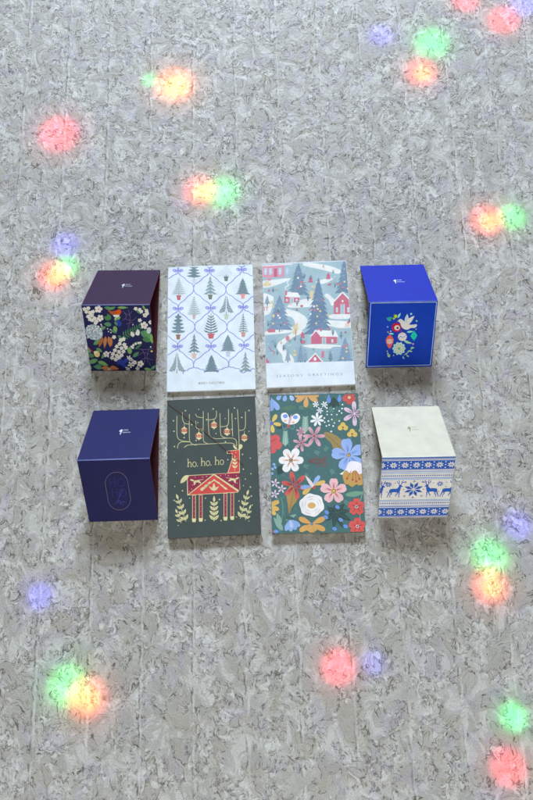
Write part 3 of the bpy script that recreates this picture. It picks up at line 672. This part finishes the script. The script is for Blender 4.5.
def tent_card(label, loc, rz, sp, e, quad, art, back, face, kb, kf, inner, crease, logoc, lx, base=False, edge=None, w=.0939, pl=.1042):
    h = math.sqrt(pl*pl-sp*sp)
    t = thing('tent_card', label, 'greeting card', (loc[0], loc[1], 0), rz, TG)
    g = .0006
    yb = -sp+e
    B = bil((-w/2, sp, g), (w/2, sp, g), (-w/2, .0003, h), (w/2, .0003, h))
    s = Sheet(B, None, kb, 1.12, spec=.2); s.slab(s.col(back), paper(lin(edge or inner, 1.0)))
    logo(s, lx, .46, logoc, .85); s.build('back_panel', t)
    F = bil((-w/2, -.0003, h), (w/2, -.0003, h), (-w/2, yb, g), (w/2, yb, g))
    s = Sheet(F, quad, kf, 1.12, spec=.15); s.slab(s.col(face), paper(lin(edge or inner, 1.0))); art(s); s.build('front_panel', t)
    # lining glued inside both panels
    for nm, Q in (('back_lining', bil((-w/2+.001, sp-.002, .001), (w/2-.001, sp-.002, .001), (-w/2+.001, .0008, h-.0014), (w/2-.001, .0008, h-.0014))),
                  ('front_lining', bil((-w/2+.001, -.0008, h-.0014), (w/2-.001, -.0008, h-.0014), (-w/2+.001, yb+.002, .001), (w/2-.001, yb+.002, .001)))):
        q = Sheet(Q, None, 1.0, th=.0003); m = paper(lin(inner, 1.0)); q.slab(m, m); q.build(nm, t)
    if base:
        Q = bil((-w/2+.0005, sp-.002, .0011), (w/2-.0005, sp-.002, .0011), (-w/2+.0005, yb+.002, .0011), (w/2-.0005, yb+.002, .0011))
        q = Sheet(Q, None, 1.0, th=.0004); m = paper(lin(base, 1.0)); q.slab(m, m); q.build('base_panel', t)
    rod('fold', [(-w/2, 0, h-.0001), (w/2, 0, h-.0001)], .0007, paper(lin(crease, 1.0)), t)
    return t

def art_botanical(s):
    G, G2, Wt, PKc, BR, NV = '#557f56', '#3f6845', '#e2ecfa', '#dfc8d4', '#8d5a3c', '#2e3a86'
    # in the zoom the panel runs from (57,270) to (458,615)
    def cluster(L, r, c=Wt):
        for x, y in L: s.flower(x, y, r, 5, c, '#c7c48a', .8, random.uniform(0, 70), .2)
    for q in ([(280, 300), (310, 320), (330, 300)], [(290, 340), (330, 350), (355, 330)], [(300, 370), (330, 360), (345, 380)], [(280, 350), (300, 330), (290, 310)], [(360, 540), (390, 520), (420, 530)], [(370, 570), (400, 550), (440, 560)], [(380, 500), (400, 540), (390, 590)], [(420, 500), (410, 550), (430, 590)], [(310, 290), (320, 340), (310, 390)], [(350, 500), (395, 505), (440, 500)]):
        s.stroke(cr(q), 2.5, '#574a68')
    for a in ((180, 280, 10, 55, 18), (205, 290, -20, 40, 14), (250, 280, 0, 60, 14), (215, 345, 200, 40, 24), (215, 345, 240, 36, 22), (220, 375, 190, 42, 24), (235, 350, -30, 40, 22), (235, 360, 20, 42, 24), (235, 380, 70, 36, 22), (190, 385, 150, 40, 16),
              (350, 290, 40, 40, 12), (400, 290, -120, 30, 12), (125, 480, -30, 50, 22), (140, 500, 30, 40, 18), (130, 545, 200, 40, 22), (110, 525, 240, 32, 20), (150, 560, 160, 60, 24), (150, 570, 20, 60, 22), (130, 600, -20, 50, 18), (110, 590, 90, 34, 16), (170, 555, -60, 40, 16), (175, 605, 190, 50, 20),
              (375, 410, 25, 75, 40), (385, 450, 0, 66, 32), (430, 420, 80, 55, 20), (395, 400, 55, 60, 22), (320, 530, -95, 40, 24), (335, 545, -40, 44, 20), (310, 505, 200, 30, 16), (395, 605, 10, 40, 16), (430, 610, -40, 36, 16), (270, 470, -60, 36, 14), (345, 505, -40, 50, 12), (95, 560, 70, 44, 18), (255, 430, 40, 30, 14), (215, 400, 30, 40, 12)):
        s.leaf(*a, random.choice([G, G2, '#6b8f58', '#4a7558']))
    for i in range(8):
        x = 285+i*12; y = 435-i*7
        for sg in (-1, 1): s.leaf(x, y, -30+sg*62, 30-i, 7, G2)
    s.stroke([(275, 442), (372, 382)], 2.5, G2)
    cluster([(75, 290), (95, 285), (85, 305), (105, 310), (95, 330), (115, 325), (130, 340), (118, 350), (140, 355), (120, 305), (135, 365), (105, 345)], 11.5)
    cluster([(235, 440), (270, 455), (285, 450), (265, 475), (290, 480), (250, 490), (275, 498), (298, 495), (240, 510), (262, 518), (285, 515), (230, 530), (250, 538), (275, 535), (225, 550), (245, 558), (262, 548)], 11.5)
    s.ell(128, 415, 50, 40, '#8296a4', 30); s.dots([(128+random.uniform(-1, 1)*42, 415+random.uniform(-1, 1)*36) for _ in range(110)], 3.0, '#e6edf0', .3); s.dots([(128+random.uniform(-1, 1)*38, 415+random.uniform(-1, 1)*34) for _ in range(50)], 2.2, '#4a5a70', .3)
    s.ell(420, 402, 12, 18, '#9fb3b8', 10); s.dots([(420+random.uniform(-1, 1)*10, 402+random.uniform(-1, 1)*15) for _ in range(20)], 2.4, '#e6edf0')
    for x, y, r in ((150, 290, 21), (160, 338, 19), (395, 375, 21), (400, 320, 13), (430, 358, 12), (195, 530, 17), (372, 348, 11), (375, 580, 18), (345, 573, 12)): s.flower(x, y, r, 5, PKc, '#a86a60', .8, random.uniform(0, 70), .2)
    cluster([(350, 285), (372, 290), (408, 295), (412, 310), (380, 300)], 11)
    for x, y, r in ((315, 550, 15), (325, 585, 18), (310, 608, 11), (360, 605, 13), (330, 560, 9)): s.flower(x, y, r, 5, Wt, '#c8c8a0', .5, random.uniform(0, 70), .15)
    # moth and lily of the valley
    s.poly(cr([(345, 425), (328, 408), (322, 425), (335, 438)], 3, True), Wt); s.poly(cr([(348, 422), (360, 398), (372, 410), (366, 430)], 3, True), Wt)
    s.stroke(cr([(325, 490), (345, 468), (378, 465)]), 2.5, G); cluster([(328, 490), (338, 482), (350, 474), (365, 470), (376, 468), (335, 495)], 7)
    # robin
    s.poly(cr([(200, 292), (220, 300), (245, 295), (262, 288), (272, 300), (265, 318), (240, 324), (218, 316)], 4, True), '#8a4a30'); s.poly(cr([(250, 296), (266, 290), (272, 304), (262, 318), (248, 314)], 3, True), '#d9542e'); s.poly(cr([(230, 320), (262, 320), (256, 332), (236, 332)], 3, True), '#dfe0e0')
    # cones, twigs, berries, nut, moth
    for a in ((175, 440, 110, 60, 18), (190, 435, 95, 66, 18), (205, 435, 80, 60, 18), (218, 440, 85, 50, 14), (170, 460, 140, 30, 14)): s.leaf(*a, random.choice([BR, '#7a4c34', '#9a6846']))
    s.ell(145, 530, 15, 18, '#d8a878', -30); s.ell(137, 522, 9, 8, '#e9c7a0')
    s.poly(cr([(172, 600), (195, 592), (212, 600), (230, 590), (262, 608), (235, 612), (210, 618), (180, 612)], 3, True), '#a06c48'); s.ell(210, 609, 9, 4, '#8cb4d8')
    for x, y in ((265, 365), (255, 355), (262, 372), (270, 565), (290, 570), (280, 582), (300, 562), (292, 592), (262, 575)): s.ell(x, y, 11, 10, NV)
    s.dots([(200, 395), (215, 400), (205, 410), (218, 415), (165, 372), (335, 372), (120, 395), (215, 520), (205, 545), (430, 490), (360, 400), (240, 340), (300, 600)], 4, Wt, .2)
    s.stroke([(95, 492), (112, 510), (128, 520)], 3, '#a03040'); s.stroke([(235, 612), (262, 618)], 3, '#a03040'); s.ell(435, 513, 6, 5, '#d8b070')

def art_dove(s):
    b = '#9fb4ea'
    for q in (((108, 256), (458, 249)), ((458, 249), (430, 588)), ((430, 588), (93, 592)), ((93, 592), (108, 256))): s.stroke(list(q), 3.2, b)
    T = '#8fd0cc'
    s.leaf(215, 350, 215, 30, 16, '#3f8f86'); s.leaf(240, 340, 250, 30, 14, '#48753a'); s.leaf(250, 335, 300, 32, 12, '#7fcfc4'); s.leaf(225, 335, 180, 34, 12, '#2f8a84')
    s.ell(240, 325, 7, 9, '#b3b82f'); s.ell(230, 338, 5, 6, '#93a82f')
    s.ell(245, 385, 25, 25, '#a3243c'); s.ell(248, 387, 15, 14, '#efc0bc'); s.ell(251, 388, 6, 6, '#4a1a30')
    # dove
    D = '#d2e0fc'
    s.leaf(296, 368, -84, 56, 22, '#aebfee'); s.leaf(302, 372, -52, 62, 22, D, -4)
    s.poly(cr([(254, 352), (258, 343), (268, 340), (279, 347), (296, 360), (316, 370), (334, 370), (353, 369), (351, 381), (340, 388), (322, 388), (304, 397), (285, 394), (272, 382), (264, 362)], 4, True), D)
    s.poly([(246, 353), (256, 346), (257, 353)], '#e8b060'); s.ell(265, 349, 1.8, 1.8, '#33407a', n=6)
    s.stroke([(298, 362), (300, 325)], 1.6, '#8fa2da'); s.stroke(cr([(304, 374), (318, 356), (334, 332)]), 1.6, '#9fb2e4')
    for dy in (0, 5): s.stroke([(328, 375+dy), (348, 372+dy)], 1.4, '#9fb2e4')
    s.ell(322, 313, 6, 6, '#7fcfe0'); s.ell(352, 351, 5, 5, '#8fb88a'); s.ell(198, 382, 4, 4, '#8a9be8'); s.ell(335, 474, 5, 5, '#b48ad8')
    # baubles
    s.poly(cr([(210, 425), (230, 445), (228, 468), (210, 498), (194, 472), (190, 448)], 4, True), '#e8605c'); s.ell(210, 460, 15, 14, '#f0a09a'); s.stroke([(192, 452), (229, 450)], 2, '#f6d0c8'); s.stroke([(193, 468), (227, 466)], 2, '#f6d0c8'); s.stroke([(211, 426), (212, 410)], 3, '#c03a40')
    s.ell(277, 435, 24, 23, '#dcbfd0'); s.stroke(cr([(258, 445), (268, 432), (280, 440), (297, 425)]), 3, '#5a78c8'); s.stroke([(262, 420), (292, 420)], 2, '#b88aa8'); s.stroke([(276, 412), (270, 402)], 3, '#b03048')
    s.poly([(339, 402), (357, 428), (340, 458), (320, 432)], '#2fb09a'); s.stroke([(339, 404), (340, 456)], 2, '#1f7f80'); s.stroke([(322, 431), (355, 429)], 2, '#1f7f80')
    s.leaf(300, 410, -5, 36, 12, '#7fc8b0'); s.leaf(232, 420, 185, 30, 9, '#7fc8c8'); s.leaf(285, 455, 25, 40, 14, '#8ac0a0'); s.leaf(298, 465, 10, 32, 10, '#9ad0a0')
    # rosette
    for r, c in ((33, '#a9dcd4'),):
        s.poly([(260+r*(1+.1*math.cos(10*t))*math.cos(t), 498+r*(1+.1*math.cos(10*t))*math.sin(t)) for t in [i*math.pi/30 for i in range(60)]], c)
    s.flower(260, 498, 20, 8, '#d6b8a0', '#4f9f98', .4, 0, .35); s.dots([(260+25*math.cos(t), 498+25*math.sin(t)) for t in [i*math.pi/5 for i in range(10)]], 2.2, '#3f8f90')
    for x, y, a in ((292, 530, -30), (305, 520, -50), (315, 512, 10), (322, 500, -40), (280, 540, 60), (200, 518, 80), (212, 528, 110), (198, 535, 30), (300, 534, 30), (325, 495, 0)): s.leaf(x, y, a, 18, 7, '#9cc488')
    s.stroke(cr([(285, 535), (305, 522), (335, 495)]), 1.8, '#8ab898')
    s.dots([(200, 410), (198, 512), (232, 535), (208, 540), (215, 405), (350, 395)], 3.2, '#b8c850')

def art_hoho(s):
    g = '#575060'; b = '#252460'
    cx, cy, R, Hh = 255, 511, 62, 40
    pts = []
    for i in range(13): t = math.pi+math.pi*i/12; pts.append((248+R*math.cos(t)*.99, 472+R*math.sin(t)))
    for i in range(13): t = math.pi*i/12; pts.append((262+R*math.cos(t)*.99, 552+R*math.sin(t)*.98))
    s.stroke(pts, 2.4, g, close=True)
    L = 3.6
    s.stroke([(208, 440), (213, 488)], L, b); s.stroke([(238, 440), (242, 488)], L, b); s.stroke([(210, 463), (240, 463)], L, b)
    s.stroke([(272+21*math.cos(t), 465+21*math.sin(t)) for t in [i*math.pi/10 for i in range(20)]], L, b, close=True)
    s.stroke([(222, 496), (226, 542)], L, b); s.stroke([(250, 496), (254, 542)], L, b); s.stroke([(224, 518), (252, 518)], L, b)
    s.stroke([(280+20*math.cos(t), 520+20*math.sin(t)) for t in [i*math.pi/10 for i in range(20)]], L, b, close=True)
    s.stroke(cr([(236, 584), (256, 555), (276, 520), (282, 512), (276, 505), (262, 540), (250, 580), (258, 566), (266, 562), (264, 580)]), 2.6, '#34306e')
    s.stroke(cr([(264, 580), (274, 568), (286, 568), (278, 584), (270, 578), (282, 566), (296, 572), (300, 578)]), 2.6, '#34306e')

def art_nordic(s):
    B = '#2a4c96'; B2 = '#6c86b8'; W = '#dce4ee'
    y0 = .0
    def band(a, b, c): s.poly([(0, a), (1, a), (1, b), (0, b)], c)
    hom = s.H; s.H = None
    asp = .0939/.1042
    band(0, .026, B); band(.036, .046, B); band(.056, .196, B); band(.204, .214, B); band(.225, .238, B2)
    band(.252, .262, B2); band(.325, .340, B2); band(.348, .358, B2)
    band(.690, .700, B2); band(.708, .720, B2); band(.778, .788, B2); band(.800, .812, B); band(.825, .970, B); band(.978, .99, B)
    for yy in (.285, .738):
        for i in range(38):
            x = .012+i*.0265; s.poly([(x, yy), (x+.015, yy), (x+.015, yy+.022), (x, yy+.022)], B, up=(i == 0))
    for yy in (.031, .209, .818):
        for i in range(50):
            x = .01+i*.02; s.poly([(x, yy-.004), (x+.01, yy-.004), (x+.01, yy+.004), (x, yy+.004)], W, up=(i == 0))
    def star(cx, cy, r, c, hole=None):
        s.z += s.step; mi = s.mi(s.col(c))
        for k in range(8):
            a = k*math.pi/4+math.pi/8; d = .36
            p = [(0.10*r, a), (r*.66, a-d*.86), (r*1.12, a), (r*.66, a+d*.86)]
            a2 = a
            q = [(cx+rr*math.cos(t), cy+rr*math.sin(t)*asp) for rr, t in p]
            s._put(q, mi)
        if hole: s.ell(cx, cy, r*.14, r*.14*asp, hole, 45, 4)
    for cy in (.126, .897):
        for i in range(8):
            x = .005+i*.158+(.0 if cy < .5 else .0); star(x, cy, .052, W, B)
            if i < 8:
                for dy in (-.045, 0, .045): s.ell(x+.079, cy+dy, .012, .012, W, 0, 4)
    star(.47, .520, .125, B, W)
    for x, y in ((.115, .435), (.83, .435)): star(x, y, .048, B, W)
    for x, y in ((.47, .385), (.47, .655), (.35, .40), (.59, .40), (.35, .63), (.59, .63)):
        s.ell(x, y, .018, .018, B, 0, 4); s.ell(x, y, .008, .008, W, 0, 4)
    for x, y in ((.025, .42), (.025, .47), (.21, .41), (.105, .56), (.82, .56), (.92, .41), (.74, .42), (.92, .48), (.33, .52), (.61, .52)): s.ell(x, y, .009, .009, B, 0, 4)
    def deer(x, y, m, k=1.0):
        P = lambda a, b: (x+m*a*k, y+b*k)
        s.poly([P(-.085, .005), P(-.07, -.02), P(-.03, -.025), P(.02, -.025), P(.045, -.055), P(.05, -.085), P(.075, -.085), P(.10, -.065), P(.098, -.055), P(.078, -.052), P(.075, -.02), P(.065, .02), P(.045, .035), P(-.02, .03), P(-.055, .04), P(-.08, .04)], B)
        for q in ([(-.08, .03), (-.085, .06), (-.10, .085), (-.105, .12)], [(-.06, .03), (-.05, .06), (-.07, .085), (-.068, .12)], [(.04, .02), (.03, .06), (.008, .085), (.02, .105)], [(.055, .02), (.06, .06), (.055, .09), (.062, .125)]):
            s.stroke([P(*p) for p in q], .018*k, B, taper=.45)
        for q in ([(.055, -.08), (.045, -.11), (.055, -.135), (.04, -.16)], [(.065, -.08), (.085, -.105), (.085, -.135), (.105, -.155)], [(.048, -.11), (.025, -.125), (.02, -.15)], [(.087, -.125), (.115, -.125), (.125, -.14)]):
            s.stroke([P(*p) for p in q], .011*k, B)
    deer(.215, .53, 1); deer(.72, .53, -1); deer(-.03, .535, 1); deer(.955, .535, 1)
    s.H = hom

tent_card('navy backed tent card with white blossoms and green leaves on its front', (-.1963, .3503), -.0716, .0818, .0067,
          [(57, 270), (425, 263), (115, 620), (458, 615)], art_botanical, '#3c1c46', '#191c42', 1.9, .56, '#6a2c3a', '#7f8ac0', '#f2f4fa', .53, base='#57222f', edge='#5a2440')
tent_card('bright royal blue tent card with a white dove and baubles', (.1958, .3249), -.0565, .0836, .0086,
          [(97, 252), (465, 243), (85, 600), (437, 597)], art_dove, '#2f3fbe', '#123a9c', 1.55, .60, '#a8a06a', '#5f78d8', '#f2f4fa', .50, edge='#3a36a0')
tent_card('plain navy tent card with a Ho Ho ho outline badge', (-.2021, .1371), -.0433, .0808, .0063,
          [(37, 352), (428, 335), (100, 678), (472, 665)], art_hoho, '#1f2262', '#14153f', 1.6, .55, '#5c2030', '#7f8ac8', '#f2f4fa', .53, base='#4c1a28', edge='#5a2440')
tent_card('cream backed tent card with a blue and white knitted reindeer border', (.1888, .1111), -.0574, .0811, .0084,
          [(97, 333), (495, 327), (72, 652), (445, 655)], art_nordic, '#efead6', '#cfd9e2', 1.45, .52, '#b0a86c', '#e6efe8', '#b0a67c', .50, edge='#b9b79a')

# ------------------------------------------------------------------ window light and room fill
w = bpy.data.worlds.new('World'); S.world = w; w.use_nodes = True
w.node_tree.nodes['Background'].inputs[0].default_value = (1.0, .98, .85, 1)
w.node_tree.nodes['Background'].inputs[1].default_value = .065
def area(name, loc, target, sx, sy, power, col):
    l = bpy.data.lights.new(name, 'AREA'); l.shape = 'RECTANGLE'; l.size = sx; l.size_y = sy; l.energy = power; l.color = col
    o = bpy.data.objects.new(name, l); C.objects.link(o); o.location = loc
    o.rotation_euler = (Vector(target)-Vector(loc)).to_track_quat('-Z', 'Y').to_euler()
area('window_light', (.15, 5.0, 2.6), (0, .2, 0), 1.4, .7, 485, (.72, .84, 1.0))
area('room_bounce', (0, -2.3, .85), (0, .1, 0), 2.0, .7, 40, (1.0, .97, .86))
area('centre_fill', (0, .3, 2.2), (0, .3, 0), .7, .7, 9, (1.0, .96, .88))  # added overhead fill that brightens the middle, not an actual ceiling lamp

# coloured spots thrown by a party projector (real spot lamps hung above the camera)
COL = {'R': (1, .0, .04), 'G': (.0, 1, .16), 'B': (.10, .08, 1), 'O': (1, .06, .0), 'Y': (1, .22, .0)}
SP = [(-0.110,0.751,'Y',0.032),(-0.150,0.764,'G',0.013),(-0.297,0.676,'R',0.032),(-0.077,0.556,'O',0.026),(-0.045,0.551,'G',0.026),(0.230,0.816,'B',0.020),(0.313,0.795,'G',0.028),(0.288,0.741,'O',0.026),(0.379,0.874,'R',0.022),(0.435,0.829,'R',0.026),(0.474,0.856,'B',0.022),(0.353,0.470,'O',0.026),(0.391,0.472,'G',0.021),(-0.287,0.481,'B',0.021),(-0.285,0.445,'G',0.018),(-0.303,0.433,'O',0.024),(0.280,-0.021,'G',0.024),(0.275,-0.056,'O',0.024),(0.324,0.018,'B',0.019),(-0.319,-0.028,'B',0.017),(-0.281,-0.140,'G',0.026),(-0.257,-0.156,'O',0.026),(0.066,-0.142,'R',0.022),(0.111,-0.141,'B',0.015),(0.279,-0.215,'G',0.018),(0.263,-0.271,'R',0.022)]
def spot(x, y, r, col, e):
    src = Vector((x*.3, .15+y*.3, 1.7)); d = Vector((x, y, 0))-src
    l = bpy.data.lights.new('projector_beam', 'SPOT'); l.spot_size = 2*math.atan(r/d.length); l.spot_blend = 1.0
    l.energy = e*d.length**2; l.color = col; l.shadow_soft_size = .004
    o = bpy.data.objects.new('projector_beam', l); C.objects.link(o); o.location = src
    o.rotation_euler = d.to_track_quat('-Z', 'Y').to_euler()
for x, y, c, r in SP:
    k = {'R': 26, 'G': 22, 'B': 22, 'O': 26, 'Y': 34}[c]*(.7 if r < .017 else 1)
    spot(x, y, r*1.3, COL[c], k*(2.1 if c == 'B' else 2.9)); spot(x, y, r*2.3, COL[c], k*.45)
    if c in 'OY': spot(x+.002, y-.003, r*.75, (.8, 1, .0), k*1.3)
    if c == 'G': spot(x, y, r*.75, (.0, .8, .7), k*.9)

# ------------------------------------------------------------------ camera
f, H, th, ph = 638.9, .8784, .2418, .0746
d = Vector((0, math.sin(th), -math.cos(th))); u = Vector((0, math.cos(th), math.sin(th))); r = Vector((1, 0, 0))
R = r*math.cos(ph)-u*math.sin(ph); U = r*math.sin(ph)+u*math.cos(ph)
cam = bpy.data.cameras.new('camera'); co = bpy.data.objects.new('camera', cam); C.objects.link(co)
cam.sensor_fit = 'VERTICAL'; cam.sensor_height = 24; cam.lens = f/800*24; cam.clip_start = .01; cam.clip_end = 50
M = Matrix((R, U, -d)).transposed().to_4x4(); M.translation = (0, 0, H); co.matrix_world = M
S.camera = co
S.render.engine = 'CYCLES'
S.view_settings.view_transform = 'Standard'; S.view_settings.look = 'None'
S.view_settings.exposure = -.08; S.view_settings.gamma = 1
